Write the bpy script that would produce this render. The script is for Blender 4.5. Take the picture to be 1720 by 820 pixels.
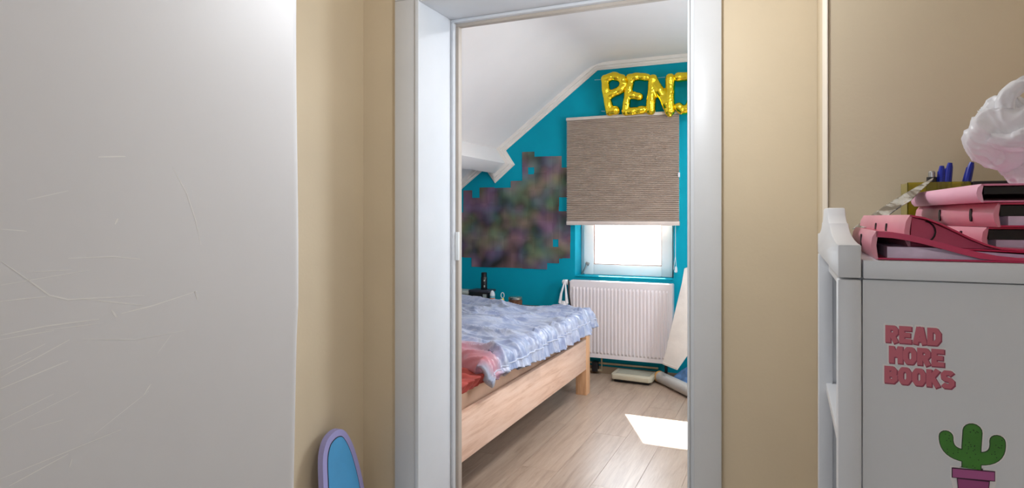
import bpy, bmesh, math, random
from mathutils import Vector, Matrix, noise
random.seed(7)
for o in list(bpy.data.objects): bpy.data.objects.remove(o)
scene = bpy.context.scene
C = scene.collection
R = math.radians

# ------------------------------------------------------------------ camera
cd = bpy.data.cameras.new('camera'); cam = bpy.data.objects.new('camera', cd); C.objects.link(cam)
cam.location = (0, 0, 1.22); cam.rotation_euler = (R(90), 0, R(23.7))
cd.sensor_width = 36; cd.sensor_fit = 'HORIZONTAL'; cd.lens = 36 * 1060 / 1720
cd.shift_y = -45 / 1720; cd.clip_start = 0.02
scene.camera = cam
# ------------------------------------------------------------------ world, sun, exposure
w = bpy.data.worlds.new('sky'); scene.world = w; w.use_nodes = True
bg = w.node_tree.nodes['Background']; bg.inputs[0].default_value = (0.84, 0.92, 1.0, 1); bg.inputs[1].default_value = 10.0
sd = bpy.data.lights.new('sun', 'SUN'); sun = bpy.data.objects.new('sun', sd); C.objects.link(sun)
sd.energy = 28; sd.angle = R(0.53); sd.color = (1, 0.95, 0.88)
sun.location = (-3, 8, 5); sun.rotation_euler = Vector((0.45, -0.97, -0.82)).to_track_quat('-Z', 'Y').to_euler()
def area(name, loc, direction, sx, sy, power, col=(1, 1, 1), portal=False):
    l = bpy.data.lights.new(name, 'AREA'); l.shape = 'RECTANGLE'; l.size = sx; l.size_y = sy; l.energy = power; l.color = col
    o = bpy.data.objects.new(name, l); C.objects.link(o); o.location = loc
    o.rotation_euler = Vector(direction).to_track_quat('-Z', 'Y').to_euler()
    if portal: l.cycles.is_portal = True
    return o
area('window_portal', (-1.17, 5.06, 1.0), (0, -1, 0), 0.75, 0.6, 1, portal=True)
area('added_side_portal', (0.56, 3.35, 1.45), (-1, 0, 0), 0.8, 1.0, 1, portal=True)
area('added_back_portal', (-0.2, -1.26, 1.5), (0, 1, 0), 0.42, 0.46, 1, portal=True)
vs = scene.view_settings
vs.view_transform = 'Standard'; vs.look = 'None'; vs.gamma = 1; vs.use_curve_mapping = False; vs.exposure = 0.5

# ------------------------------------------------------------------ helpers
def lin(c): return tuple((v / 255 / 12.92) if v / 255 <= 0.04045 else ((v / 255 + 0.055) / 1.055) ** 2.4 for v in c) + (1,)
class N:
    def __init__(s, name):
        s.m = bpy.data.materials.new(name); s.m.use_nodes = True; s.t = s.m.node_tree
        s.b = s.t.nodes['Principled BSDF']; s.out = s.t.nodes['Material Output']
    def n(s, kind, **kw):
        x = s.t.nodes.new(kind)
        for k, v in kw.items():
            if k in x.inputs: x.inputs[k].default_value = v
            else: setattr(x, k, v)
        return x
    def l(s, a, b): s.t.links.new(a, b)
    def coords(s, scale=(1, 1, 1), kind='Object', rot=(0, 0, 0)):
        m = s.n('ShaderNodeMapping'); m.inputs['Scale'].default_value = scale; m.inputs['Rotation'].default_value = rot
        if kind == 'Position': s.l(s.n('ShaderNodeNewGeometry').outputs['Position'], m.inputs[0])
        else: s.l(s.n('ShaderNodeTexCoord').outputs[kind], m.inputs[0])
        return m.outputs[0]
    def noise(s, vec, scale=5, detail=4, rough=0.5, dist=0):
        x = s.n('ShaderNodeTexNoise'); x.inputs['Scale'].default_value = scale; x.inputs['Detail'].default_value = detail
        x.inputs['Roughness'].default_value = rough; x.inputs['Distortion'].default_value = dist; s.l(vec, x.inputs['Vector']); return x
    def ramp(s, fac, stops):
        x = s.n('ShaderNodeValToRGB'); s.l(fac, x.inputs[0]); e = x.color_ramp.elements
        while len(e) < len(stops): e.new(0.5)
        for k, (p, c) in enumerate(stops): e[k].position = p; e[k].color = lin(c)
        return x
    def bump(s, h, strength=0.2, dist=0.01):
        x = s.n('ShaderNodeBump'); x.inputs['Strength'].default_value = strength; x.inputs['Distance'].default_value = dist
        s.l(h, x.inputs['Height']); s.l(x.outputs[0], s.b.inputs['Normal'])
MATS = {}
def plain(name, col, rough=0.5, var=0.04, scale=6, bump=0.0, bscale=60, metal=0, spec=0.5, kind='Object', alpha=None, trans=0, coat=0, sub=0):
    if name in MATS: return MATS[name]
    g = N(name); b = g.b
    v = g.coords(kind=kind); nz = g.noise(v, scale, 4)
    lo = tuple(max(0, c * (1 - var)) for c in col); hi = tuple(min(255, c * (1 + var)) for c in col)
    g.l(g.ramp(nz.outputs[0], [(0.3, lo), (0.7, hi)]).outputs[0], b.inputs['Base Color'])
    b.inputs['Roughness'].default_value = rough; b.inputs['Metallic'].default_value = metal; b.inputs['Specular IOR Level'].default_value = spec
    if bump: g.bump(g.noise(v, bscale, 3).outputs[0], bump, 0.004)
    if trans: b.inputs['Transmission Weight'].default_value = trans
    if coat: b.inputs['Coat Weight'].default_value = coat
    if sub: b.inputs['Subsurface Weight'].default_value = sub; b.inputs['Subsurface Radius'].default_value = (0.02, 0.02, 0.02)
    if alpha is not None: b.inputs['Alpha'].default_value = alpha
    MATS[name] = g.m; return g.m

class MB:
    def __init__(s): s.v = []; s.f = []
    def add(s, vs, fs):
        k = len(s.v); s.v += [tuple(p) for p in vs]; s.f += [tuple(i + k for i in f) for f in fs]; return s
    def box(s, x0, x1, y0, y1, z0, z1):
        return s.add([(x0,y0,z0),(x1,y0,z0),(x1,y1,z0),(x0,y1,z0),(x0,y0,z1),(x1,y0,z1),(x1,y1,z1),(x0,y1,z1)],
                     [(0,3,2,1),(4,5,6,7),(0,1,5,4),(1,2,6,5),(2,3,7,6),(3,0,4,7)])
    def prism(s, poly, y0, y1, plane='xz'):
        n = len(poly)
        def P(u, v, t): return (u, t, v) if plane == 'xz' else ((u, v, t) if plane == 'xy' else (t, u, v))
        vs = [P(u, v, y0) for u, v in poly] + [P(u, v, y1) for u, v in poly]
        return s.add(vs, [tuple(range(n)), tuple(range(2*n-1, n-1, -1))] + [(i, i+n, (i+1) % n + n, (i+1) % n) for i in range(n)])
    def tube(s, pts, r, seg=10, cap=True):
        pts = [Vector(p) for p in pts]; rs = r if isinstance(r, (list, tuple)) else [r] * len(pts); vs = []; fs = []
        up = None
        for i, p in enumerate(pts):
            t = (pts[min(i+1, len(pts)-1)] - pts[max(i-1, 0)]).normalized()
            if up is None: up = Vector((0,0,1)) if abs(t.z) < 0.9 else Vector((1,0,0))
            a = t.cross(up).normalized(); b = a.cross(t).normalized(); up = b
            for k in range(seg):
                q = 2*math.pi*k/seg; vs.append(p + (a*math.cos(q) + b*math.sin(q)) * rs[i])
        for i in range(len(pts)-1):
            for k in range(seg):
                fs.append((i*seg+k, i*seg+(k+1)%seg, (i+1)*seg+(k+1)%seg, (i+1)*seg+k))
        if cap: fs += [tuple(range(seg-1, -1, -1)), tuple(range((len(pts)-1)*seg, len(pts)*seg))]
        return s.add(vs, fs)
    def lathe(s, prof, seg=20, at=(0,0,0)):
        vs = []; fs = []
        for r, z in prof:
            for k in range(seg):
                q = 2*math.pi*k/seg; vs.append((at[0]+r*math.cos(q), at[1]+r*math.sin(q), at[2]+z))
        n = len(prof)
        for i in range(n-1):
            for k in range(seg): fs.append((i*seg+k, i*seg+(k+1)%seg, (i+1)*seg+(k+1)%seg, (i+1)*seg+k))
        fs += [tuple(range(seg-1, -1, -1)), tuple(range((n-1)*seg, n*seg))]
        return s.add(vs, fs)
    def grid(s, fn, nu, nv):
        vs = [fn(i/(nu-1), j/(nv-1)) for j in range(nv) for i in range(nu)]
        return s.add(vs, [(j*nu+i, j*nu+i+1, (j+1)*nu+i+1, (j+1)*nu+i) for j in range(nv-1) for i in range(nu-1)])
    def mesh(s, name, bevel=0, smooth=False, angle=35, seg=2, fix=True):
        m = bpy.data.meshes.new(name); m.from_pydata(s.v, [], s.f)
        bm = bmesh.new(); bm.from_mesh(m)
        if fix: bmesh.ops.recalc_face_normals(bm, faces=bm.faces)
        if bevel:
            es = [e for e in bm.edges if len(e.link_faces) == 2 and e.calc_face_angle(0) > R(30)]
            bmesh.ops.bevel(bm, geom=es, offset=bevel, segments=seg, profile=0.5, affect='EDGES', clamp_overlap=True)
        bm.to_mesh(m); bm.free()
        if smooth or bevel:
            for p in m.polygons: p.use_smooth = True
            m.set_sharp_from_angle(angle=R(angle))
        m.update(); return m
    def build(s, name, mat, parent=None, **kw):
        return put(name, s.mesh(name, **kw), mat, parent)
def put(name, mesh, mat, parent=None):
    o = bpy.data.objects.new(name, mesh); C.objects.link(o)
    if mat and not mesh.materials: mesh.materials.append(mat)
    if parent:
        o.parent = parent; o.matrix_parent_inverse = Matrix.Translation(parent.location).inverted() if parent.type == 'EMPTY' and parent.rotation_euler.z == 0 else Matrix()
    return o
def tag(o, label, cat, group=None):
    o['label'] = label; o['category'] = cat
    if group: o['group'] = group
    return o
def thing(name, loc, label, cat, group=None):
    o = bpy.data.objects.new(name, None); C.objects.link(o); o.location = loc; o.empty_display_size = 0.05
    return tag(o, label, cat, group)
def struct(o): o['kind'] = 'structure'; return o
def evalmesh(o, name):
    bpy.context.view_layer.update()
    dg = bpy.context.evaluated_depsgraph_get(); m = bpy.data.meshes.new_from_object(o.evaluated_get(dg)); m.name = name
    bpy.data.objects.remove(o); return m

# ------------------------------------------------------------------ materials
def wall_paint(name, col, rough=0.6, var=0.02, bump=0.12, bs=90):
    g = N(name); v = g.coords(kind='Position'); n1 = g.noise(v, 2.5, 5)
    lo = tuple(c*(1-var) for c in col); hi = tuple(min(255, c*(1+var)) for c in col)
    g.l(g.ramp(n1.outputs[0], [(0.3, lo), (0.7, hi)]).outputs[0], g.b.inputs['Base Color'])
    g.b.inputs['Roughness'].default_value = rough; g.bump(g.noise(v, bs, 4).outputs[0], bump, 0.003); return g.m
M_beige = wall_paint('beige_wall_paint', (208, 191, 163))
M_nearwall = wall_paint('white_wall_paint', (230, 230, 235), 0.5, 0.012, 0.04)
M_teal = wall_paint('teal_wall_paint', (0, 152, 176), 0.7, 0.03); M_teal.node_tree.nodes['Principled BSDF'].inputs['Specular IOR Level'].default_value = 0.15
M_white = wall_paint('white_ceiling_paint', (236, 231, 230), 0.7, 0.01)
M_trim = plain('white_moulding_paint', (232, 226, 220), 0.5, 0.02)
M_frame = plain('white_lacquer', (216, 220, 226), 0.55, 0.01, spec=0.25)
M_stop = plain('taupe_door_stop', (186, 176, 166), 0.5, 0.03)
M_upvc = plain('window_plastic', (236, 240, 242), 0.3, 0.01)
M_steel = plain('brushed_steel', (170, 170, 170), 0.35, 0.05, metal=1)
M_dark = plain('dark_plastic', (24, 24, 28), 0.4, 0.1)
def wood(name, c0, c1, c2, scale, rough=0.45, rnd=0.0, bump=0.08):
    g = N(name); v = g.coords(scale)
    off = None
    if rnd:
        oi = g.n('ShaderNodeObjectInfo'); add = g.n('ShaderNodeVectorMath', operation='ADD'); mul = g.n('ShaderNodeMath', operation='MULTIPLY'); mul.inputs[1].default_value = 37
        g.l(oi.outputs['Random'], mul.inputs[0]); g.l(v, add.inputs[0]); g.l(mul.outputs[0], add.inputs[1]); v = add.outputs[0]
    a = g.noise(v, 3, 6, 0.62, 0.6); b_ = g.noise(v, 14, 4, 0.6)
    mx = g.n('ShaderNodeMath', operation='MULTIPLY_ADD'); mx.inputs[1].default_value = 0.35
    g.l(b_.outputs[0], mx.inputs[0]); g.l(a.outputs[0], mx.inputs[2])
    rp = g.ramp(mx.outputs[0], [(0.42, c0), (0.66, c1), (0.92, c2)])
    src = rp.outputs[0]
    if rnd:
        hs = g.n('ShaderNodeHueSaturation'); mr = g.n('ShaderNodeMapRange'); mr.inputs['To Min'].default_value = 1-rnd; mr.inputs['To Max'].default_value = 1+rnd
        g.l(oi.outputs['Random'], mr.inputs[0]); g.l(mr.outputs[0], hs.inputs['Value']); g.l(src, hs.inputs['Color']); src = hs.outputs[0]
    g.l(src, g.b.inputs['Base Color']); g.b.inputs['Roughness'].default_value = rough
    g.bump(b_.outputs[0], bump, 0.002); return g.m
M_plank = wood('oak_laminate', (148, 126, 108), (172, 150, 132), (188, 168, 150), (9, 0.7, 9), 0.30, 0.04)
M_bed = wood('light_oak', (210, 168, 142), (232, 196, 174), (242, 212, 194), (12, 0.9, 12), 0.45)
M_bedpost = wood('light_oak_upright', (196, 146, 108), (222, 174, 132), (238, 196, 156), (12, 12, 0.9), 0.45)

# ------------------------------------------------------------------ bedroom shell
WY = 4.81                       # far wall
L0 = (-1.376, 2.373); SL = 0.753
T = [(0.5, 2.373), L0, (-2.166, 1.778), (-2.085, 1.656), (-2.265, 1.507), (-2.359, 1.633), (-3.3, 2.373 + SL * (-3.3 + 1.376))]
def offset(path, d):
    out = []
    for i, p in enumerate(path):
        ns = []
        for a, b in ((i-1, i), (i, i+1)):
            if a < 0 or b >= len(path): continue
            t = Vector((path[b][0]-path[a][0], path[b][1]-path[a][1])).normalized(); ns.append(Vector((t.y, -t.x)))
        n = sum(ns, Vector((0, 0))).normalized(); k = d / max(0.35, n.dot(ns[0])); out.append((p[0]+n.x*k, p[1]+n.y*k))
    return out
CE = offset(T, 0.055)
if CE[0][1] < T[0][1]: CE = offset(T, -0.055)
ZC = CE[0][1]; crease = CE[1]; low = CE[-1]
BY0, BY1 = 2.28, WY
# far wall with window hole (wall 0.26 thick)
HX0, HX1, HZ0, HZ1 = -1.562, -0.79, 0.75, 1.93
m = MB()
m.box(-3.4, HX0, WY, WY+0.26, -0.05, 2.7); m.box(HX1, 0.6, WY, WY+0.26, -0.05, 2.7)
m.box(HX0, HX1, WY, WY+0.26, -0.05, HZ0); m.box(HX0, HX1, WY, WY+0.26, HZ1, 2.7)
struct(m.build('wall_far', M_teal))
struct(MB().box(-3.42, -3.3, BY0, WY, -0.05, 1.2).build('wall_left_knee', M_teal))
m = MB(); m.box(0.5, 0.62, BY0, 2.95, -0.05, 2.6); m.box(0.5, 0.62, 3.75, WY, -0.05, 2.6); m.box(0.5, 0.62, 2.95, 3.75, -0.05, 0.95); m.box(0.5, 0.62, 2.95, 3.75, 1.95, 2.6)
struct(m.build('wall_right_bedroom', M_white))
rw = struct(bpy.data.objects.new('added_side_window', None)); C.objects.link(rw)  # unseen side window, added for the light falling from the right
m = MB(); m.box(0.53, 0.58, 2.95, 3.01, 0.95, 1.95); m.box(0.53, 0.58, 3.69, 3.75, 0.95, 1.95); m.box(0.53, 0.58, 3.01, 3.69, 0.95, 1.01); m.box(0.53, 0.58, 3.01, 3.69, 1.89, 1.95)
m.build('window_frame', M_upvc, rw)
# ceiling: flat part and slope, 0.1 thick
arc = [tuple((1-t)**2*a+2*t*(1-t)*b+t*t*c for a, b, c in zip((crease[0]+0.12, ZC), crease, (crease[0]-0.10, crease[1]-0.10*SL))) for t in [k/12 for k in range(13)]]
ce = [(0.62, ZC)] + arc + [low, (low[0], low[1]+0.12), (crease[0]-0.02, crease[1]+0.12), (0.62, ZC+0.12)]
struct(MB().prism(ce, BY0, WY).build('ceiling', M_white, smooth=True, angle=30))
# purlin beam running along the slope
u = Vector((-0.797, -0.6)); 
beam = [CE[2], CE[3], CE[4], CE[5], (CE[5][0]-0.02, CE[5][1]+0.03), (CE[2][0]-0.02, CE[2][1]+0.03)]
struct(MB().prism(beam, BY0, WY-0.002).build('trim_2', M_white, bevel=0.004))
# cove moulding around the far wall
tr = struct(bpy.data.objects.new('trim_1', None)); C.objects.link(tr)
mid = offset(T, 0.030 if offset(T, 0.055)[0][1] > T[0][1] else -0.030)
inn = offset(T, 0.012 if offset(T, 0.055)[0][1] > T[0][1] else -0.012)
for i in range(len(T)-1):
    mm = MB()
    for (pa, pb, y0) in ((CE, inn, WY-0.016), (CE, mid, WY-0.034)):
        mm.prism([pa[i], pa[i+1], pb[i+1], pb[i]], y0, WY+0.001)
    mm.prism([CE[i], CE[i+1], T[i+1], T[i]], WY-0.008, WY+0.001)
    mm.build('moulding', M_trim, tr)
# floor boards
fl = struct(MB().box(-3.3, 0.5, 2.0, WY, -0.06, -0.012).build('floor', plain('subfloor', (90, 76, 62), 0.8)))
PW, PL = 0.19, 1.28
pm = MB().box(-PW/2+0.0004, PW/2-0.0004, -PL/2+0.0004, PL/2-0.0004, -0.012, 0.0).mesh('plank', bevel=0.0006, seg=1); pm.materials.append(M_plank)
for i in range(20):
    x = -3.2 + i*PW; off = (i * 0.47) % 1.0
    for k in range(-1, 4):
        y = 2.0 + (k + off) * PL
        if y + PL/2 < 2.05 or y - PL/2 > WY: continue
        y0, y1 = max(2.03, y-PL/2), min(WY+0.0, y+PL/2)
        o = put('plank', pm, None, fl); o.location = (x, (y0+y1)/2, 0); o.scale = (1, (y1-y0)/PL, 1)
# baseboard
struct(MB().box(-3.3, 0.5, WY-0.014, WY+0.001, 0, 0.055).build('baseboard_far', plain('oak_baseboard', (150, 128, 104), 0.5, 0.08)))

# ------------------------------------------------------------------ window with sash
wn = struct(bpy.data.objects.new('window_1', None)); C.objects.link(wn)
def ring(x0, x1, z0, z1, t, y0, y1):
    m = MB(); m.box(x0, x0+t, y0, y1, z0, z1); m.box(x1-t, x1, y0, y1, z0, z1); m.box(x0+t, x1-t, y0, y1, z0, z0+t); m.box(x0+t, x1-t, y0, y1, z1-t, z1); return m
ring(HX0, HX1, HZ0, HZ1, 0.035, 4.975, 5.03).build('window_frame', M_upvc, wn, bevel=0.003)
ring(-1.525, -0.818, 0.758, 1.90, 0.082, 4.925, 4.978).build('sash', M_upvc, wn, bevel=0.006)
ring(-1.443, -0.90, 0.84, 1.818, 0.008, 4.931, 4.94).build('gasket', plain('glazing_bead', (176, 150, 140), 0.6), wn)
g = N('window_glass'); tb = g.n('ShaderNodeBsdfTransparent'); gb = g.n('ShaderNodeBsdfGlossy'); gb.inputs['Roughness'].default_value = 0.02
mx = g.n('ShaderNodeMixShader'); fr = g.n('ShaderNodeFresnel'); fr.inputs[0].default_value = 1.3
g.l(fr.outputs[0], mx.inputs[0]); g.l(tb.outputs[0], mx.inputs[1]); g.l(gb.outputs[0], mx.inputs[2]); g.l(mx.outputs[0], g.out.inputs[0])
MB().box(-1.441, -0.902, 4.945, 4.951, 0.842, 1.816).build('pane', g.m, wn)
m = MB(); m.box(-1.492, -1.480, 4.880, 4.924, 0.838, 0.850); m.tube([(-1.485, 4.895, 0.845), (-1.535, 4.885, 0.755)], 0.006, 8); m.tube([(-1.50, 4.90, 0.85), (-1.475, 4.90, 0.84)], 0.013, 10)
m.build('window_stay', M_steel, wn)
MB().box(HX0, HX1, WY-0.012, 4.975, HZ0-0.001, HZ0+0.008).build('sill', M_teal, wn, bevel=0.003)

# ------------------------------------------------------------------ pleated blind
bl = thing('pleated_blind', (-1.175, 4.76, 1.16), 'taupe pleated window blind pulled halfway down over the bright window', 'blind')
bx0, bx1 = -1.612, -0.742
m = MB(); n = 56; ztop, zbot = 1.982, 1.19; prof = []
for i in range(n+1):
    t = i/n; z = ztop + (zbot-ztop)*(t - 0.10*t*(t-0.0)*(t-1.0)*-1.0)
    prof.append((4.772, z)); 
    if i < n: prof.append((4.744, z - (ztop-zbot)/n*0.5))
vs = []; fs = []
nx = 24
for (y, z) in prof:
    for k in range(nx+1): vs.append((bx0+(bx1-bx0)*k/nx, y + 0.0006*noise.noise(Vector((k*0.2, z*3, 3))), z + 0.0018*noise.noise(Vector((k*0.12, z*2.5, 9)))))
for j in range(len(prof)-1):
    for k in range(nx): fs.append((j*(nx+1)+k, j*(nx+1)+k+1, (j+1)*(nx+1)+k+1, (j+1)*(nx+1)+k))
m.add(vs, fs)
gb_ = N('taupe_blind_fabric'); v = gb_.coords((1.5, 1, 8)); n1 = gb_.noise(v, 4, 4)
gb_.l(gb_.ramp(n1.outputs[0], [(0.3, (206, 190, 178)), (0.7, (220, 206, 194))]).outputs[0], gb_.b.inputs['Base Color']); gb_.b.inputs['Roughness'].default_value = 0.85
pf = m.build('pleated_fabric', gb_.m, bl, fix=False); sm = pf.modifiers.new('thick', 'SOLIDIFY'); sm.thickness = 0.002
MB().box(bx0-0.003, bx1+0.003, 4.742, 4.79, 1.982, 2.006).build('headrail', plain('headrail_paint', (206, 196, 186), 0.4), bl, bevel=0.003)
MB().box(bx0-0.002, bx1+0.003, 4.744, 4.778, 1.158, 1.190).build('bottom_rail', plain('bottom_rail_paint', (214, 200, 192), 0.4), bl, bevel=0.004)
MB().box(bx1-0.006, bx1+0.008, 4.738, 4.750, 1.515, 1.55).build('cord_clip', M_frame, bl, bevel=0.003)
m = MB(); m.tube([(-0.772, 4.775, 1.165), (-0.772, 4.775, 0.93)], 0.0022, 6); m.tube([(-0.772, 4.775, 0.93), (-0.786, 4.775, 0.83)], 0.002, 6); m.tube([(-0.772, 4.775, 0.93), (-0.764, 4.775, 0.83)], 0.002, 6)
m.build('pull_cord', M_frame, bl)
MB().lathe([(0.004, 0.04), (0.009, 0.03), (0.011, 0.0), (0.006, -0.006)], 10, (-0.768, 4.775, 0.815)).build('cord_knob', M_frame, bl, smooth=True)

# ------------------------------------------------------------------ radiator
rd = thing('radiator', (-1.19, 4.72, 0.137), 'white ribbed panel radiator under the window', 'radiator')
rx0, rx1, rz0, rz1, ry = -1.572, -0.787, 0.137, 0.722, 4.715
M_rad = plain('radiator_enamel', (232, 224, 226), 0.35, 0.01)
nr = 27; pts = []
x = rx0 + 0.018; pitch = (rx1-rx0-0.036)/nr
pts.append((rx0, ry)); 
for i in range(nr):
    a = x + i*pitch
    pts += [(a+pitch*0.10, ry), (a+pitch*0.24, ry-0.009), (a+pitch*0.62, ry-0.009), (a+pitch*0.76, ry)]
pts.append((rx1, ry))
m = MB(); zs = [rz0+0.03, rz0+0.045, rz1-0.06, rz1-0.045]
vs = []; fs = []; zz = [rz0, zs[0], zs[1], zs[2], zs[3], rz1]; k = len(pts)
for q, z in enumerate(zz):
    for (px_, py_) in pts: vs.append((px_, py_ if q in (2, 3) else ry, z))
for q in range(5):
    for i in range(k-1): fs.append((q*k+i, q*k+i+1, (q+1)*k+i+1, (q+1)*k+i))
m.add(vs, fs); m.build('ribbed_panel', M_rad, rd, smooth=True, angle=25, fix=True)
MB().box(rx0+0.001, rx1-0.001, ry+0.003, ry+0.014, rz0+0.001, rz1-0.001).build('water_panel', M_rad, rd)
m = MB(); m.box(rx0, rx1, ry+0.012, ry+0.075, rz1-0.012, rz1+0.004)
m.build('top_grille', M_rad, rd, bevel=0.003)
MB().box(rx1-0.004, rx1+0.004, ry+0.002, ry+0.075, rz0, rz1).build('side_cover', M_rad, rd, bevel=0.002)
MB().box(rx0-0.004, rx0+0.004, ry+0.002, ry+0.075, rz0, rz1).build('side_cover', M_rad, rd, bevel=0.002)
MB().box(rx0, rx1, ry+0.055, ry+0.075, rz0, rz1-0.014).build('rear_panel', M_rad, rd)
m = MB(); m.tube([(-1.576, 4.745, 0.705), (-1.60, 4.745, 0.705)], 0.011, 12); m.build('valve', M_steel, rd)
tv = MB().tube([(-1.592, 4.742, 0.706), (-1.60, 4.742, 0.706), (-1.637, 4.74, 0.706), (-1.643, 4.74, 0.706)], [0.016, 0.021, 0.02, 0.014], 16).build('thermostat_knob', M_upvc, rd, smooth=True)
M_brass = plain('brass_pipe', (176, 160, 132), 0.4, 0.1, metal=0.5)
MB().tube([(-1.75, 4.785, 0.083), (-0.9, 4.785, 0.083)], 0.009, 8).build('supply_pipe', M_brass, rd, smooth=True)
MB().tube([(-1.75, 4.765, 0.03), (-1.33, 4.765, 0.03), (-1.33, 4.76, 0.14)], 0.009, 8).build('return_pipe', M_brass, rd, smooth=True)
m = MB(); m.box(-1.405, -1.36, 4.745, 4.79, 0.02, 0.095); m.build('pipe_clamp', M_dark, rd, bevel=0.004)

def ridged(p): return 1 - abs(noise.noise(p))*2
# ------------------------------------------------------------------ gold foil balloon letters
gm = N('gold_foil'); v = gm.coords(); nz = gm.noise(v, 22, 5, 0.6, 1.2)
gm.b.inputs['Base Color'].default_value = lin((250, 222, 60)); gm.b.inputs['Metallic'].default_value = 1; gm.b.inputs['Roughness'].default_value = 0.1
gm.bump(nz.outputs[0], 0.22, 0.008)
letters = {
 'P': ([[(-1.287, 2.29), (-1.273, 2.157), (-1.25, 2.032)], [(-1.287, 2.281), (-1.222, 2.303), (-1.157, 2.279), (-1.139, 2.237), (-1.166, 2.194), (-1.259, 2.155)], [(-1.25, 2.036), (-1.20, 2.042)]], 0.034),
 'E': ([[(-1.084, 2.268), (-1.112, 2.153), (-1.13, 2.028)], [(-1.10, 2.279), (-1.026, 2.281), (-0.965, 2.27)], [(-1.112, 2.153), (-1.048, 2.139), (-1.02, 2.13)], [(-1.13, 2.024), (-1.048, 2.027), (-0.99, 2.032)]], 0.031),
 'N': ([[(-0.923, 2.258), (-0.941, 2.02)], [(-0.923, 2.25), (-0.853, 2.124), (-0.801, 2.016)], [(-0.797, 2.253), (-0.801, 2.0)]], 0.037),
 'J': ([[(-0.742, 2.251), (-0.589, 2.25)], [(-0.639, 2.254), (-0.631, 2.085), (-0.665, 2.02), (-0.71, 2.005), (-0.736, 2.035)]], 0.035)}
order = {'P': 'leftmost gold foil letter balloon, shaped like a P, above the blind', 'E': 'gold foil letter balloon shaped like an E, above the blind',
         'N': 'gold foil letter balloon shaped like an N, above the blind', 'J': 'rightmost gold foil letter balloon, half hidden by the door frame'}
for L, (strokes, r) in letters.items():
    mm = MB()
    for st in strokes:
        # dense resample
        pts = []
        for a, b in zip(st[:-1], st[1:]):
            for k in range(6):
                t = k/6; pts.append((a[0]+(b[0]-a[0])*t, a[1]+(b[1]-a[1])*t))
        pts.append(st[-1])
        P3 = [Vector((p[0], 4.70 + 0.004*math.sin(i*1.3), p[1]-0.010)) for i, p in enumerate(pts)]
        d0 = (P3[0]-P3[1]).normalized(); d1 = (P3[-1]-P3[-2]).normalized()
        P3 = [P3[0]+d0*r*0.8, P3[0]+d0*r*0.45] + P3 + [P3[-1]+d1*r*0.45, P3[-1]+d1*r*0.8]
        rr = [r*0.45, r*0.85] + [r*(1+0.05*math.sin(i*1.1+len(st))) for i in range(len(pts))] + [r*0.85, r*0.45]
        mm.tube(P3, rr, 14)
    if L == 'N': mm.tube([(-0.80, 4.70, 1.98), (-0.80, 4.695, 1.955)], [0.014, 0.02], 10)
    t_ = mm.build('tmp', None)
    md = t_.modifiers.new('r', 'REMESH'); md.mode = 'VOXEL'; md.voxel_size = 0.0045
    md = t_.modifiers.new('s', 'SMOOTH'); md.factor = 0.5; md.iterations = 6
    me = evalmesh(t_, 'balloon_letter')
    for vtx in me.vertices:
        c = vtx.co; d = noise.noise(c*12)*0.002 - max(0, ridged(c*20)-0.82)*0.010; c += vtx.normal*d
    for p in me.polygons: p.use_smooth = True
    o = put('balloon_letter', me, gm.m); tag(o, order[L], 'balloon', 'gold letter balloons above the blind')
st = thing('balloon_string', (-1.0, 4.74, 2.29), 'thin clear string holding the row of gold letter balloons', 'string')
MB().tube([(-1.40, 4.806, 2.30), (-1.30, 4.80, 2.296), (-0.9, 4.80, 2.272), (-0.5, 4.80, 2.27)], 0.0015, 6).build('upper_string', M_frame, st)
MB().tube([(-1.345, 4.806, 2.052), (-1.27, 4.80, 2.04), (-1.20, 4.80, 2.03)], 0.0015, 6).build('lower_string', M_frame, st)

# ------------------------------------------------------------------ photo collage on the far wall
cg = N('photo_print'); v = cg.coords((1, 1, 1), 'Position')
n1 = cg.noise(v, 5.6, 1.5, 0.45)
ma = cg.n('ShaderNodeVectorMath', operation='MULTIPLY_ADD'); cg.l(n1.outputs['Color'], ma.inputs[0]); ma.inputs[1].default_value = (0.82, 0.68, 0.70); ma.inputs[2].default_value = (-0.27, -0.255, -0.255)
cl = cg.n('ShaderNodeVectorMath', operation='MAXIMUM'); cg.l(ma.outputs[0], cl.inputs[0]); cl.inputs[1].default_value = (0.018, 0.018, 0.022); mxc = cl
oi = cg.n('ShaderNodeObjectInfo'); mr = cg.n('ShaderNodeMapRange'); mr.inputs['To Min'].default_value = 0.68; mr.inputs['To Max'].default_value = 0.92
hs = cg.n('ShaderNodeHueSaturation'); hs.inputs['Saturation'].default_value = 0.48; cg.l(oi.outputs['Random'], mr.inputs[0]); cg.l(mr.outputs[0], hs.inputs['Value']); cg.l(mxc.outputs[0], hs.inputs['Color'])
cg.l(hs.outputs[0], cg.b.inputs['Base Color']); cg.b.inputs['Roughness'].default_value = 0.6
co = thing('photo_collage', (-2.1, 4.80, 0.80), 'collage of dark blurred photo prints taped on the teal wall left of the blind', 'photo collage')
cols = [(-2.74, -2.612, 1.20, 0.877), (-2.612, -2.565, 1.261, 0.877), (-2.565, -2.485, 1.45, 0.877), (-2.485, -2.411, 1.385, 0.80), (-2.411, -2.335, 1.472, 0.80), (-2.335, -2.271, 1.472, 0.80), (-2.271, -2.19, 1.466, 0.80), (-2.19, -2.118, 1.466, 0.80),
        (-2.118, -2.016, 1.521, 0.80), (-2.016, -1.968, 1.758, 0.80), (-1.968, -1.91, 1.758, 0.80), (-1.91, -1.80, 1.715, 0.80), (-1.80, -1.75, 1.714, 0.85), (-1.75, -1.699, 1.712, 0.85), (-1.699, -1.674, 1.712, 0.89), (-1.674, -1.603, 1.618, 0.892)]
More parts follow.
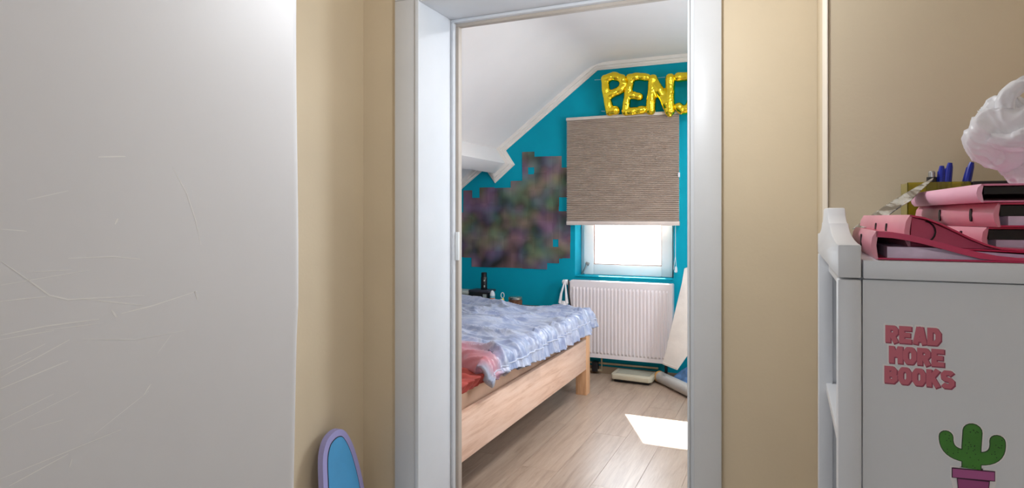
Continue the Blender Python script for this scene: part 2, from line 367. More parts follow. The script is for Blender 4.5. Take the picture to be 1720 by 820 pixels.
holes = {10: [(1.572, 1.63)], 13: [(0.98, 1.042)], 15: [(1.268, 1.382)], 14: [(1.268, 1.382)]}
for i, (x0, x1, zt, zb) in enumerate(cols):
    segs = [(zb, zt)]
    for h0, h1 in holes.get(i, []): segs = [s for a, b in segs for s in ((a, h0), (h1, b))]
    for a, b in segs:
        k = max(1, round((b-a)/0.125)); step = (b-a)/k
        for q in range(k):
            y = WY - 0.002 - 0.0022*random.random() - 0.0012*((i+q) % 2); e = 0.004
            MB().box(x0-e*random.random(), x1+e*random.random(), y-0.0008, y, a+q*step-e*random.random(), a+(q+1)*step).build('photo_print', cg.m, co)

# ------------------------------------------------------------------ door frame and hall shell
OX0, OX1, OZ = -1.254, -0.287, 2.019
DF, DB = 2.02, 2.28
m = MB(); m.box(-3.4, OX0-0.02, DF, DB, -0.05, 2.7); m.box(OX1+0.02, 0.62, DF, DB, -0.05, 2.7); m.box(OX0-0.02, OX1+0.02, DF, DB, OZ+0.02, 2.7)
struct(m.build('wall_door_side', M_beige))
df = struct(bpy.data.objects.new('door_1', None)); C.objects.link(df)
MB().box(OX0-0.02, OX0, 2.003, DB, 0, OZ+0.02).build('jamb', M_frame, df, bevel=0.002)
MB().box(OX1, OX1+0.02, 2.003, DB, 0, OZ+0.02).build('jamb', M_frame, df, bevel=0.002)
MB().box(OX0, OX1, 2.003, DB, OZ, OZ+0.02).build('head_jamb', M_frame, df, bevel=0.002)
M_cas = plain('casing_lacquer', (208, 209, 211), 0.4, 0.01)
for (x0, x1, bx) in ((-1.364, OX0-0.016, OX0-0.022), (OX1+0.006, -0.187, OX1+0.004)):
    MB().box(x0, x1, 2.004, DF+0.001, 0, OZ+0.0158).build('casing', M_cas, df, bevel=0.003)
MB().box(-1.364, -0.187, 2.004, DF+0.001, OZ+0.016, OZ+0.11).build('casing', M_cas, df, bevel=0.003)
MB().box(OX0-0.016, OX0+0.0, 1.996, 2.006, 0, OZ+0.016).build('bead', M_frame, df, bevel=0.003)
MB().box(OX1-0.0, OX1+0.008, 1.996, 2.006, 0, OZ+0.01).build('bead', M_frame, df, bevel=0.003)
# two-step rebate at the bedroom side
for (a, b, y0, mt) in ((0.0, 0.012, 2.24, M_frame), (0.0, 0.024, 2.262, M_stop)):
    MB().box(OX0, OX0+b, y0, DB+0.01, 0, OZ-b).build('stop', mt, df, bevel=0.002)
    MB().box(OX1-b, OX1, y0, DB+0.01, 0, OZ-b).build('stop', mt, df, bevel=0.002)
    MB().box(OX0, OX1, y0, DB+0.01, OZ-b, OZ).build('head_stop', mt, df, bevel=0.002)
MB().box(OX0+0.012, OX0+0.0275, 2.255, 2.263, 1.045, 1.16).build('strike_plate', M_upvc, df, bevel=0.001)

# hall walls
struct(MB().box(-1.64, -1.52, 0.9, DF, -0.05, 2.55).build('wall_left', M_beige))
m = MB()
nz_ = 40; prof = []
cx, cy, rr = -0.85, 0.945, 0.028
ring_pts = [(-0.85, -1.3), (-0.85, -0.6), (-0.85, 0.0), (-0.85, 0.4), (-0.85, cy-rr)] + [(cx-rr+rr*math.cos(q), cy-rr+rr*math.sin(q)) for q in [R(a) for a in range(10, 91, 10)]] + [(-1.2, cy), (-1.6, cy)]
for k in range(nz_+1):
    z = -0.05 + 2.6*k/nz_; d = -0.010*max(0, (1.05-z)/0.35) if z < 1.05 else 0.003*math.sin(z*7)
    d = max(d, -0.016)
    prof.append([(x_, y_ + (d if y_ > 0.6 else 0), z) for x_, y_ in ring_pts])
k = len(ring_pts)
m.add([p for row in prof for p in row], [(j*k+i, j*k+i+1, (j+1)*k+i+1, (j+1)*k+i) for j in range(nz_) for i in range(k-1)])
m.add([(-1.6, -1.3, -0.05), (-0.86, -1.3, -0.05), (-0.86, -1.3, 2.55), (-1.6, -1.3, 2.55)], [(0, 1, 2, 3)])
nw = struct(m.build('wall_near_left', M_nearwall, smooth=True, angle=50))
struct(MB().box(0.0735, 0.62, 1.46, DF, -0.05, 2.55).build('wall_step', M_beige, bevel=0.006))
struct(MB().box(0.0722, 0.0740, 1.4592, 1.66, 0.0, 2.5).build('trim_3', plain('lit_corner_bead', (226, 214, 198), 0.5, 0.01)))  # bead widened so its cream colour paints in the corner's lit gradient
struct(MB().box(0.55, 0.67, -1.3, 1.46, -0.05, 2.55).build('wall_right', M_beige))
m = MB(); m.box(-0.86, -0.41, -1.4, -1.28, -0.05, 2.55); m.box(0.01, 0.67, -1.4, -1.28, -0.05, 2.55); m.box(-0.41, 0.01, -1.4, -1.28, -0.05, 1.2); m.box(-0.41, 0.01, -1.4, -1.28, 1.68, 2.55)
struct(m.build('wall_back', M_white))
bw = struct(bpy.data.objects.new('added_back_window', None)); C.objects.link(bw)  # unseen back window, added for neutral daylight fill from behind
m = MB(); m.box(-0.41, -0.37, -1.36, -1.31, 1.2, 1.68); m.box(-0.03, 0.01, -1.36, -1.31, 1.2, 1.68); m.box(-0.37, -0.03, -1.36, -1.31, 1.2, 1.24); m.box(-0.37, -0.03, -1.36, -1.31, 1.64, 1.68)
m.build('window_frame', M_upvc, bw)
struct(MB().box(-1.64, 0.67, -1.4, DF, 2.5, 2.62).build('ceiling_hall', M_white))
struct(MB().box(-1.64, 0.67, -1.4, 2.03, -0.08, 0.0).build('floor_hall', plain('hall_floor', (228, 224, 218), 0.45, 0.04)))
# scratches on the near wall: thin pale chalky marks
M_scr = plain('chalk_scratch', (253, 253, 254), 0.8, 0.0)
sm_ = MB()
def scratch(pts, w):   # pts (y, z) on the wall face x = -0.85
    P = []
    for a, b in zip(pts[:-1], pts[1:]):
        for k in range(4): t = k/4; P.append((a[0]+(b[0]-a[0])*t, a[1]+(b[1]-a[1])*t))
    P.append(pts[-1]); n = len(P); vs = []; fs = []
    for i, (y, z) in enumerate(P):
        a = P[max(0, i-1)]; b = P[min(n-1, i+1)]; t = Vector((b[0]-a[0], b[1]-a[1])).normalized(); ww = w*(0.25+0.75*math.sin(math.pi*min(1, (i+0.4)/n)))
        vs += [(-0.8498, y - t.y*ww, z + t.x*ww), (-0.8498, y + t.y*ww, z - t.x*ww)]
    for i in range(n-1): fs.append((2*i, 2*i+1, 2*i+3, 2*i+2))
    sm_.add(vs, fs)
SCR = [([(0.438, 1.169), (0.466, 1.145), (0.492, 1.122), (0.514, 1.114), (0.619, 1.107)], 0.00096), ([(0.536, 1.112), (0.619, 1.093)], 0.00064), ([(0.585, 1.086), (0.633, 1.091), (0.707, 1.104)], 0.00096), ([(0.571, 1.093), (0.578, 1.082)], 0.00128), ([(0.703, 1.105), (0.709, 1.09)], 0.0008), ([(0.666, 1.293), (0.689, 1.257), (0.705, 1.215), (0.715, 1.176)], 0.0008), ([(0.514, 1.167), (0.573, 1.166), (0.613, 1.16)], 0.00064), ([(0.553, 1.301), (0.591, 1.305)], 0.00096), ([(0.576, 1.21), (0.58, 1.218)], 0.00128), ([(0.438, 1.081), (0.487, 1.084), (0.554, 1.083)], 0.0008), ([(0.438, 1.076), (0.497, 1.077)], 0.00048), ([(0.438, 1.031), (0.516, 1.062)], 0.00064), ([(0.438, 1.018), (0.514, 1.035)], 0.0008), ([(0.438, 1.039), (0.471, 1.048)], 0.00048), ([(0.438, 0.981), (0.497, 0.997)], 0.00048), ([(0.438, 0.968), (0.528, 0.992)], 0.00038), ([(0.471, 0.96), (0.508, 0.961)], 0.00048), ([(0.438, 0.912), (0.585, 0.925)], 0.00058), ([(0.447, 0.9), (0.514, 0.915)], 0.0008), ([(0.548, 0.93), (0.626, 0.968)], 0.00038), ([(0.617, 0.963), (0.629, 0.977)], 0.0008), ([(0.516, 0.897), (0.519, 0.907)], 0.00096), ([(0.487, 1.079), (0.56, 1.077)], 0.00038), ([(0.447, 1.048), (0.487, 1.062)], 0.00048), ([(0.531, 1.06), (0.605, 1.046), (0.685, 1.046)], 0.00038), ([(0.64, 1.02), (0.662, 1.043)], 0.00032), ([(0.438, 1.121), (0.487, 1.121)], 0.00064), ([(0.466, 1.153), (0.519, 1.152)], 0.00038), ([(0.438, 1.14), (0.542, 1.15)], 0.00038), ([(0.466, 1.241), (0.514, 1.254)], 0.00032), ([(0.438, 1.206), (0.466, 1.203)], 0.00038)]
for pts, w_ in SCR: scratch(pts, w_)
if SCR:
    so = sm_.build('scratches', M_scr, nw, fix=False); so['kind'] = 'stuff'
# hall ceiling lamp (behind and above the camera)
hl = thing('pendant_lamp', (-0.42, 1.36, 1.85), 'bare bulb pendant lamp hanging above the landing', 'lamp')
MB().lathe([(0.05, 0.0), (0.05, -0.015), (0.01, -0.03)], 24, (-0.42, 1.36, 2.499)).build('ceiling_rose', M_frame, hl, smooth=True)
MB().tube([(-0.42, 1.36, 2.47), (-0.42, 1.36, 1.99)], 0.003, 8).build('cord', M_frame, hl)
MB().lathe([(0.018, 0.0), (0.02, -0.06), (0.016, -0.065)], 16, (-0.42, 1.36, 1.995)).build('socket', M_frame, hl, smooth=True)
l = bpy.data.lights.new('hall_lamp_light', 'POINT'); l.shadow_soft_size = 0.06; l.energy = 11.5; l.color = (0.93, 0.97, 1.0)
lo = bpy.data.objects.new('hall_lamp_light', l); C.objects.link(lo); lo.location = (-0.42, 1.36, 1.83)
# unseen lamp added to fill the bedroom with light, above the door head
bl_ = thing('fill_ceiling_lamp', (-0.3, 3.3, ZC), 'round white ceiling lamp added unseen as bedroom fill', 'lamp')
MB().lathe([(0.18, 0.0), (0.19, -0.01), (0.18, -0.03)], 32, (-0.3, 3.3, ZC-0.001)).build('base', M_frame, bl_, smooth=True)
l = bpy.data.lights.new('bedroom_fill_light', 'AREA'); l.shape = 'DISK'; l.size = 0.34; l.energy = 16; l.color = (0.98, 0.98, 1.0)
lo = bpy.data.objects.new('bedroom_fill_light', l); C.objects.link(lo); lo.location = (-0.3, 3.3, ZC-0.035)

# ------------------------------------------------------------------ bed
bd = thing('bed_frame', (-2.0, 3.2, 0), 'light oak bed frame with a plain side rail', 'bed')
BX = -1.27
MB().box(BX-0.028, BX, 2.30, 4.155, 0.178, 0.385).build('side_rail', M_bed, bd, bevel=0.003)
MB().box(-2.80, -2.772, 2.30, 4.155, 0.178, 0.385).build('side_rail', M_bed, bd, bevel=0.003)
for (x0, x1) in ((-1.345, BX+0.003), (-2.803, -2.727)):
    MB().box(x0, x1, 4.155, 4.235, 0, 0.446).build('leg', M_bedpost, bd, bevel=0.003)
    MB().box(x0, x1, 2.285, 2.36, 0, 0.38).build('leg', M_bedpost, bd, bevel=0.003)
MB().box(-2.73, -1.34, 4.18, 4.21, 0.178, 0.40).build('foot_rail', M_bed, bd, bevel=0.003)
MB().box(-2.73, -1.34, 2.30, 2.33, 0.178, 0.38).build('head_rail', M_bed, bd, bevel=0.003)
m = MB()
for i in range(12): m.box(-2.77, -1.30, 2.36+i*0.15, 2.44+i*0.15, 0.27, 0.29)
sl = m.build('slats', M_bed, bd)
def mattress_fn(): 
    m = MB(); m.box(-2.765, -1.326, 2.335, 4.15, 0.291, 0.49); return m
mt = tag(mattress_fn().build('mattress', plain('tan_cotton', (214, 176, 150), 0.85, 0.05, bump=0.3, bscale=25), None, bevel=0.03, seg=4), 'tan covered mattress lying inside the oak bed frame', 'mattress')
# red sheet bunched at the near end
def red(u_, v_):
    y = 2.335 + 0.42*v_; s = u_*1.62
    if s < 1.36: x = -2.622 + s; z = 0.508
    else:
        t = (s-1.36)/0.26; x = -1.262 - 0.03*t; z = 0.508 - 0.05*t
        x -= 0.0
    fold = 0.012*math.sin(85*y - 60*(z) + 3*noise.noise(Vector((y*6, s*5, 1)))) * (0.5 + 0.5*u_)
    return (x + (fold*0.8 if s > 1.3 else 0), y + 0.01*noise.noise(Vector((s*9, y*9, 4))), z + (fold if s <= 1.3 else fold*0.2))
o = MB().grid(red, 90, 60).build('red_sheet', plain('coral_red_cotton', (168, 70, 62), 0.8, 0.12, 8, 0.2, 80), smooth=True, angle=180, fix=False)
tag(o, 'coral red bunched sheet under the near corner of the duvet', 'sheet')
md = o.modifiers.new('t', 'SOLIDIFY'); md.thickness = 0.006; md.offset = -1
# duvet
HEM = [(2.5, 0.525), (2.8, 0.482), (3.1, 0.458), (3.48, 0.440), (3.92, 0.436), (4.2, 0.462), (4.4, 0.48)]
def hem(y):
    for (a, za), (b, zb) in zip(HEM[:-1], HEM[1:]):
        if y <= b: return za + (zb-za)*max(0, (y-a)/(b-a))
    return HEM[-1][1]
def ridged(p): return 1 - abs(noise.noise(p))*2
def duvet(u_, v_):
    # u across towards the room, v along the bed
    s = u_; edge = 0.86
    X0, X1 = -2.75, -1.30
    x = X0 + (X1-X0)*min(1, s/edge)
    y0 = 2.52 + 0.62*max(0, -1.25 - x); y = y0 + (4.30-y0)*v_
    top = 0.588 + 0.012*noise.noise(Vector((x*2, y*2, 0)))
    h = hem(y)
    nx_, nz__ = 0.0, 1.0
    if s > edge:
        t = (s-edge)/(1-edge); q = min(1, t/0.55)*math.pi/2; rad = 0.062
        x = X1 + rad*math.sin(q); z = top - rad*(1-math.cos(q)); nx_, nz__ = math.sin(q), math.cos(q)
        if t > 0.55: k = (t-0.55)/0.45; z = (top-rad) + (h - (top-rad))*k; x += 0.018*k
    else: z = top
    # end roll-offs
    e = max(0, (v_-0.93)/0.07); z -= 0.075*e*e*(1 if s <= edge else 0.25); y += 0.0
    e2 = max(0, (0.05-v_)/0.05); z -= 0.075*e2*e2*(1 if s <= edge else 0.5)
    # wrinkles: long folds running across the bed, fanning at the near edge
    wx = x*1.0 + 0.25*noise.noise(Vector((x*2.2, y*2.2, 5))); wy = y + 0.18*x + 0.10*noise.noise(Vector((x*2.5, y*3, 8)))
    r1 = max(0, ridged(Vector((wx*1.0, wy*4.6, 1.7))))**3
    r2 = max(0, ridged(Vector((wx*1.8 + 4, wy*11.0, 7.3))))**4; r5 = max(0, ridged(Vector((wx*3.0 + 9, wy*22.0, 3.3))))**3
    r3 = noise.noise(Vector((wx*9, wy*16, 2.1)))
    side = max(0, (x+1.62)/0.36); side = min(1, side)
    r4 = max(0, ridged(Vector((x*2 + z*2, (y + 0.25*(x+1.3))*9 + 1.5*z, 11.0))))**2
    ends = min(1, 0.25 + v_*9); d = (0.042*r1*(1-0.35*side) + 0.026*r2 + 0.009*r5 + 0.003*r3 + 0.015*r4*side - 0.018)*ends
    return (x + nx_*d + (0.008*math.sin(y*23+z*8) if s > edge else 0), y, z + nz__*d)
def dmat():
    g = N('duvet_cotton'); v = g.coords(); a = g.noise(g.coords((3, 7, 3)), 2.2, 5, 0.6, 1.5); b = g.noise(v, 3.0, 3)
    rp = g.ramp(a.outputs[0], [(0.30, (128, 140, 176)), (0.45, (150, 162, 194)), (0.55, (182, 190, 212)), (0.70, (142, 150, 172))])
    # printed pink blossom areas near the pillow end
    ps = g.n('ShaderNodeTexCoord'); sp = g.n('ShaderNodeSeparateXYZ'); g.l(ps.outputs['Object'], sp.inputs[0])
    m1 = g.n('ShaderNodeMath', operation='MULTIPLY_ADD'); g.l(sp.outputs['X'], m1.inputs[0]); m1.inputs[1].default_value = 0.62; g.l(sp.outputs['Y'], m1.inputs[2])
    mr = g.n('ShaderNodeMapRange'); mr.inputs['From Min'].default_value = 1.745+0.24; mr.inputs['From Max'].default_value = 1.745+0.06; g.l(m1.outputs[0], mr.inputs[0])
    th = g.n('ShaderNodeMapRange'); th.inputs['From Min'].default_value = 0.44; th.inputs['From Max'].default_value = 0.54; g.l(b.outputs[0], th.inputs[0])
    ml = g.n('ShaderNodeMath', operation='MULTIPLY'); g.l(mr.outputs[0], ml.inputs[0]); g.l(th.outputs[0], ml.inputs[1])
    mx = g.n('ShaderNodeMix', data_type='RGBA'); g.l(ml.outputs[0], mx.inputs[0]); g.l(rp.outputs[0], mx.inputs[6]); mx.inputs[7].default_value = lin((196, 112, 124))
    g.l(mx.outputs[2], g.b.inputs['Base Color']); g.b.inputs['Roughness'].default_value = 0.36; g.b.inputs['Specular IOR Level'].default_value = 0.7; g.b.inputs['Sheen Weight'].default_value = 0.25
    g.bump(g.noise(v, 300, 2).outputs[0], 0.1, 0.001); return g.m
o = MB().grid(duvet, 190, 240).build('duvet', dmat(), smooth=True, angle=180, fix=False)
md = o.modifiers.new('t', 'SOLIDIFY'); md.thickness = 0.045; md.offset = -1
tag(o, 'wrinkled pale blue and white duvet spread over the bed', 'duvet')
pp = [Vector(duvet(0.945, k/120)) + Vector((0.004, 0, 0)) for k in range(2, 120)]
MB().tube(pp, 0.0028, 6).build('piping', plain('white_piping', (196, 202, 220), 0.6), o, smooth=True)

# ------------------------------------------------------------------ low chest behind the bed and the things on it
ch = thing('low_chest', (-2.3, 4.6, 0), 'low dark chest between the bed and the teal wall', 'chest')
M_chest = plain('dark_brown_laminate', (88, 74, 66), 0.5, 0.1)
MB().box(-2.85, -1.78, 4.42, 4.79, 0.0, 0.475).build('body', M_chest, ch, bevel=0.003)
MB().box(-2.86, -1.77, 4.40, 4.795, 0.475, 0.50).build('top_board', M_chest, ch, bevel=0.003)
gb2 = thing('storage_box', (-2.48, 4.62, 0.5), 'grey green lidded box at the left end of the low chest', 'box')
MB().box(-2.62, -2.395, 4.56, 4.70, 0.501, 0.595).build('box_body', plain('grey_green_card', (120, 126, 116), 0.6), gb2, bevel=0.004)
MB().box(-2.625, -2.390, 4.555, 4.705, 0.595, 0.617).build('lid', plain('pale_lid', (176, 182, 178), 0.5), gb2, bevel=0.004)
bb = thing('black_box', (-2.3, 4.62, 0.5), 'black box holding up the spray can, on the low chest', 'box')
MB().box(-2.384, -2.222, 4.56, 4.69, 0.501, 0.612).build('box_body', M_dark, bb, bevel=0.003)
MB().box(-2.386, -2.205, 4.555, 4.695, 0.612, 0.630).build('lid', plain('charcoal_lid', (52, 54, 66), 0.45), bb, bevel=0.003)
MB().box(-2.258, -2.226, 4.5575, 4.56, 0.52, 0.60).build('side_label', plain('grey_label', (150, 160, 158), 0.6), bb)
sc = thing('spray_can', (-2.277, 4.62, 0.63), 'tall black spray can standing on the black box', 'can')
MB().lathe([(0.024, 0), (0.026, 0.004), (0.026, 0.098), (0.023, 0.104)], 20, (-2.277, 4.62, 0.631)).build('can_body', M_dark, sc, smooth=True)
MB().lathe([(0.0235, 0.104), (0.0235, 0.134), (0.019, 0.139)], 20, (-2.277, 4.62, 0.631)).build('cap', plain('black_cap', (10, 10, 12), 0.3), sc, smooth=True)
MB().box(-2.266, -2.256, 4.591, 4.5965, 0.70, 0.712).build('print_mark', plain('pale_print', (180, 186, 180), 0.5), sc)
MB().box(-2.266, -2.256, 4.591, 4.5965, 0.652, 0.668).build('print_mark', plain('pale_print', (180, 186, 180), 0.5), sc)
bo = thing('dropper_bottle', (-2.19, 4.6, 0.5), 'small white capped bottle with an orange label on the low chest', 'bottle')
MB().lathe([(0.020, 0), (0.022, 0.003), (0.022, 0.085)], 18, (-2.193, 4.60, 0.501)).build('bottle_body', plain('blue_grey_bottle', (120, 170, 186), 0.3), bo, smooth=True)
MB().lathe([(0.022, 0.085), (0.022, 0.098), (0.016, 0.116), (0.008, 0.126), (0.003, 0.128)], 18, (-2.193, 4.60, 0.501)).build('cap', M_frame, bo, smooth=True)
MB().lathe([(0.0225, 0.03), (0.0225, 0.068)], 18, (-2.193, 4.60, 0.501)).build('label', plain('orange_label', (214, 110, 40), 0.5), bo, smooth=True)
dk = thing('key_charm', (-2.105, 4.6, 0.5), 'yellow round key charm with a clear ring on the low chest', 'charm')
m = MB(); m.lathe([(0.003, 0), (0.016, 0.006), (0.0205, 0.022), (0.016, 0.038), (0.003, 0.044)], 16, (-2.11, 4.60, 0.515)); m.lathe([(0.002, 0), (0.009, 0.004), (0.011, 0.012), (0.007, 0.02), (0.001, 0.023)], 12, (-2.098, 4.60, 0.548))
m.build('charm_body', plain('yellow_plastic', (240, 196, 10), 0.35), dk, smooth=True)
m = MB(); m.tube([(-2.102 + 0.014*math.cos(q), 4.60, 0.594 + 0.022*math.sin(q)) for q in [2*math.pi*k/20 for k in range(21)]], 0.003, 8); m.build('ring', M_upvc, dk, smooth=True)
MB().lathe([(0.028, 0), (0.03, 0.005), (0.028, 0.014)], 16, (-2.115, 4.60, 0.501)).build('foot', plain('pink_base', (206, 150, 130), 0.5), dk, smooth=True)
jr = thing('glass_jar', (-1.99, 4.6, 0.5), 'low brown glass jar with a silver lid on the low chest', 'jar')
MB().lathe([(0.048, 0), (0.055, 0.006), (0.056, 0.06), (0.05, 0.066)], 24, (-1.99, 4.60, 0.501)).build('jar_body', plain('amber_glass', (96, 66, 50), 0.12, 0.3, 20), jr, smooth=True)
MB().lathe([(0.05, 0.066), (0.055, 0.068), (0.055, 0.084), (0.05, 0.088), (0.0, 0.088)], 24, (-1.99, 4.60, 0.501)).build('lid', plain('silver_lid', (200, 200, 186), 0.25, 0.1, metal=0.9), jr, smooth=True)

# ------------------------------------------------------------------ bag and strap hanging from the radiator valve
M_bag = plain('white_plastic_film', (238, 236, 238), 0.45, 0.03, 12, 0.3, 30, sub=0.3)
bg_ = thing('hanging_bag', (-1.62, 4.70, 0.40), 'small white plastic bag hanging from the radiator thermostat', 'bag')
def bagf(u_, v_):
    q = 2*math.pi*u_; z = 0.565 - 0.2*v_; r = 0.012 + 0.05*math.sin(min(1, v_*1.3+0.12)*math.pi*0.5)*(1 if v_ < 0.9 else 0.9)
    r *= 1 + 0.22*noise.noise(Vector((math.cos(q)*2.5, math.sin(q)*2.5, z*14)))
    return (-1.617 + r*math.cos(q)*0.95, 4.685 + r*math.sin(q)*0.45, z)
MB().grid(bagf, 33, 18).build('pouch', M_bag, bg_, smooth=True, angle=180)
for dx in (-0.03, 0.028):
    m = MB(); m.tube([(-1.612, 4.712, 0.728), (-1.614+dx*0.25, 4.705, 0.69), (-1.616+dx*0.7, 4.69, 0.62), (-1.617+dx, 4.686, 0.545)], [0.006, 0.006, 0.009, 0.014], 8); m.build('handle', M_bag, bg_, smooth=True)
cdk = MB().tube([(-1.583, 4.705, 0.73), (-1.578, 4.695, 0.68), (-1.572, 4.69, 0.62), (-1.56, 4.685, 0.54), (-1.555, 4.685, 0.45)], 0.006, 8).build('dark_strap', plain('dark_brown_leather', (52, 40, 38), 0.6), smooth=True)
tag(cdk, 'dark brown strap hanging down the left edge of the radiator', 'strap')

# ------------------------------------------------------------------ floor things by the radiator
sca = thing('bathroom_scale', (-1.05, 4.66, 0), 'beige bathroom scale lying flat on the floor under the radiator', 'scale')
pl = [(-1.215, 4.61), (-1.20, 4.575), (-0.925, 4.555), (-0.905, 4.58), (-0.90, 4.77), (-1.21, 4.78)]
MB().prism(pl, 0.022, 0.058, 'xy').build('platform', plain('beige_plastic', (192, 184, 162), 0.4, 0.02), sca, bevel=0.006, seg=3)
ins = [(-1.185, 4.625), (-0.93, 4.61), (-0.925, 4.755), (-1.185, 4.765)]
MB().prism(ins, 0.058, 0.060, 'xy').build('mat', plain('grey_green_mat', (160, 158, 142), 0.7), sca)
MB().prism([(-1.19, 4.60), (-0.93, 4.585), (-0.93, 4.76), (-1.19, 4.765)], 0.0, 0.022, 'xy').build('base', M_dark, sca)
tu = thing('cardboard_tube', (-0.8, 4.6, 0), 'grey roll with an orange rimmed end lying on the floor', 'tube')
A = Vector((-0.872, 4.70, 0.043)); B = Vector((-0.47, 4.225, 0.043))
def pipe(a, b, r0, r1, seg=24):
    m = MB(); d = (b-a).normalized(); s_ = d.cross(Vector((0,0,1))).normalized(); u2 = s_.cross(d)
    rings = [(a, r0), (b, r0), (b, r1), (a, r1)]
    vs = [p + (s_*math.cos(2*math.pi*k/seg) + u2*math.sin(2*math.pi*k/seg))*r for p, r in rings for k in range(seg)]
    fs = [(i*seg+k, i*seg+(k+1)%seg, ((i+1)%4)*seg+(k+1)%seg, ((i+1)%4)*seg+k) for i in range(4) for k in range(seg)]
    return m.add(vs, fs)
pipe(A, B, 0.041, 0.036).build('roll', plain('grey_paper', (186, 184, 180), 0.5, 0.04), tu, smooth=True)
pipe(A+Vector((-0.007, 0.008, 0)), A+Vector((0.007, -0.008, 0)), 0.0425, 0.03).build('end_ring', plain('orange_rim', (222, 168, 96), 0.5), tu, smooth=True)
cp = thing('canvas_board', (-0.70, 4.56, 0.14), 'off white tapered canvas board leaning upright right of the radiator', 'board')
bpoly = [(-0.826, 0.172), (-0.722, 0.140), (-0.60, 0.33), (-0.58, 0.9), (-0.674, 0.86), (-0.69, 0.76)]
cv = MB().prism(bpoly, 4.545, 4.56).build('panel', plain('linen_white', (226, 220, 214), 0.8, 0.03, 10, 0.25, 120), cp, bevel=0.003)
MB().prism([(-0.824, 0.180), (-0.7215, 0.149), (-0.722, 0.158), (-0.822, 0.188)], 4.542, 4.545).build('seam', plain('linen_hem', (204, 196, 188), 0.8), cp)
MB().box(-0.845, -0.825, 4.735, 4.755, 0.0, 0.30).build('prop_leg', M_dark, cp, bevel=0.002)
def cloth(u_, v_):
    x = -0.79 + 0.5*u_; y = 4.63 + 0.16*v_; b_ = math.sin(math.pi*u_)**0.5*math.sin(math.pi*v_)**0.6
    return (x, y, 0.003 + 0.15*b_ + 0.03*b_*noise.noise(Vector((x*14, y*14, 3))))
o = MB().grid(cloth, 40, 24).build('denim_cloth', plain('denim_blue', (96, 132, 178), 0.85, 0.25, 18, 0.4, 60), smooth=True, angle=180)
tag(o, 'crumpled light blue denim cloth on the floor below the canvas board', 'cloth')

# ------------------------------------------------------------------ standee in the hall nook (plain, no figure on it)
sn = thing('foam_standee', (-1.45, 1.8, 0), 'lavender rimmed blue foam cut-out leaning in the corner beside the door frame', 'foam board')
top = [(1.700, 0.298), (1.712, 0.395), (1.736, 0.438), (1.761, 0.456), (1.799, 0.466), (1.838, 0.457), (1.865, 0.418), (1.885, 0.365), (1.902, 0.279), (1.908, 0.209), (1.910, 0.05), (1.90, 0.002), (1.70, 0.002), (1.682, 0.05), (1.688, 0.2)]
def smoothpoly(P, it=2):
    for _ in range(it):
        Q = []
        for i in range(len(P)):
            a = P[i]; b = P[(i+1) % len(P)]; Q += [(a[0]*0.75+b[0]*0.25, a[1]*0.75+b[1]*0.25), (a[0]*0.25+b[0]*0.75, a[1]*0.25+b[1]*0.75)]
        P = Q
    return P
def inset(P, d):
    cx_ = sum(p[0] for p in P)/len(P); n = len(P); out = []
    for i in range(n):
        a = P[i-1]; b = P[(i+1) % n]; t = Vector((b[0]-a[0], b[1]-a[1])).normalized(); out.append((P[i][0]+t.y*d, P[i][1]-t.x*d))
    return out
ol = smoothpoly(top)
def lean(o):
    for vtx in o.data.vertices: vtx.co.x += 0.16*(0.47 - vtx.co.z) - 0.0
lean(MB().prism(ol, -1.492, -1.470, 'yz').build('foam_body', plain('lavender_foam', (158, 154, 206), 0.6, 0.03), sn))
lean(MB().prism(inset(ol, 0.022), -1.470, -1.4690, 'yz').build('dark_outline', plain('navy_outline', (24, 26, 44), 0.5), sn))
lean(MB().prism(inset(ol, 0.025), -1.469, -1.4682, 'yz').build('blue_face', plain('sky_blue_print', (70, 152, 204), 0.45, 0.05), sn))

# ------------------------------------------------------------------ bookcase
bc = thing('bookcase', (0.25, 1.14, 0), 'white bookcase with a scalloped crest standing against the beige wall', 'bookcase')
M_bc = plain('bookcase_white', (222, 223, 226), 0.4, 0.012, 3, 0.08, 40)
F0, F1, Y0, Y1, TOP = 0.054, 0.078, 0.855, 1.435, 1.169
XR = 0.46
MB().box(F0, F1+0.001, Y0, Y0+0.028, 0, 1.1452).build('post', M_bc, bc, bevel=0.002)
MB().box(F0, F1+0.002, Y1-0.03, Y1, 0, 1.1465).build('post', M_bc, bc, bevel=0.002)
MB().box(XR-0.026, XR, Y0, Y0+0.028, 0, 1.1465).build('post', M_bc, bc, bevel=0.002)
MB().box(XR-0.026, XR, Y1-0.03, Y1, 0, 1.1465).build('post', M_bc, bc, bevel=0.002)
# crest: bracket profile along y, rising to a flat peak in the middle
cm = (Y0+Y1)/2; half = (Y1-Y0)/2
prof = [(0, 0.0), (0.03, 0.0005)] + []
left = [(Y0, 1.187), (Y0+0.04, 1.188), (Y0+0.08, 1.1905), (Y0+0.12, 1.195), (Y0+0.155, 1.201), (Y0+0.175, 1.2075), (Y0+0.180, 1.2115), (Y0+0.198, 1.2120), (Y0+0.215, 1.217), (Y0+0.228, 1.224), (Y0+0.238, 1.2335), (Y0+0.246, 1.2345)]
right = [(2*cm-y, z) for y, z in reversed(left)]
poly = [(Y0, 1.1472)] + left + right + [(Y1, 1.1472)]
MB().prism(poly, F0, F1+0.001, 'yz').build('crest', M_bc, bc, bevel=0.002)
MB().box(F1+0.0028, XR, Y0, Y0+0.026, 1.1470, TOP).build('top_rail', M_bc, bc, bevel=0.0015)
MB().box(F1+0.0028, XR, Y0+0.0262, Y1, 1.150, TOP).build('top_board', M_bc, bc, bevel=0.001)
MB().box(F1+0.0028, XR-0.0275, Y0+0.006, Y0+0.02, 0.02, 1.1452).build('side_panel', M_bc, bc)
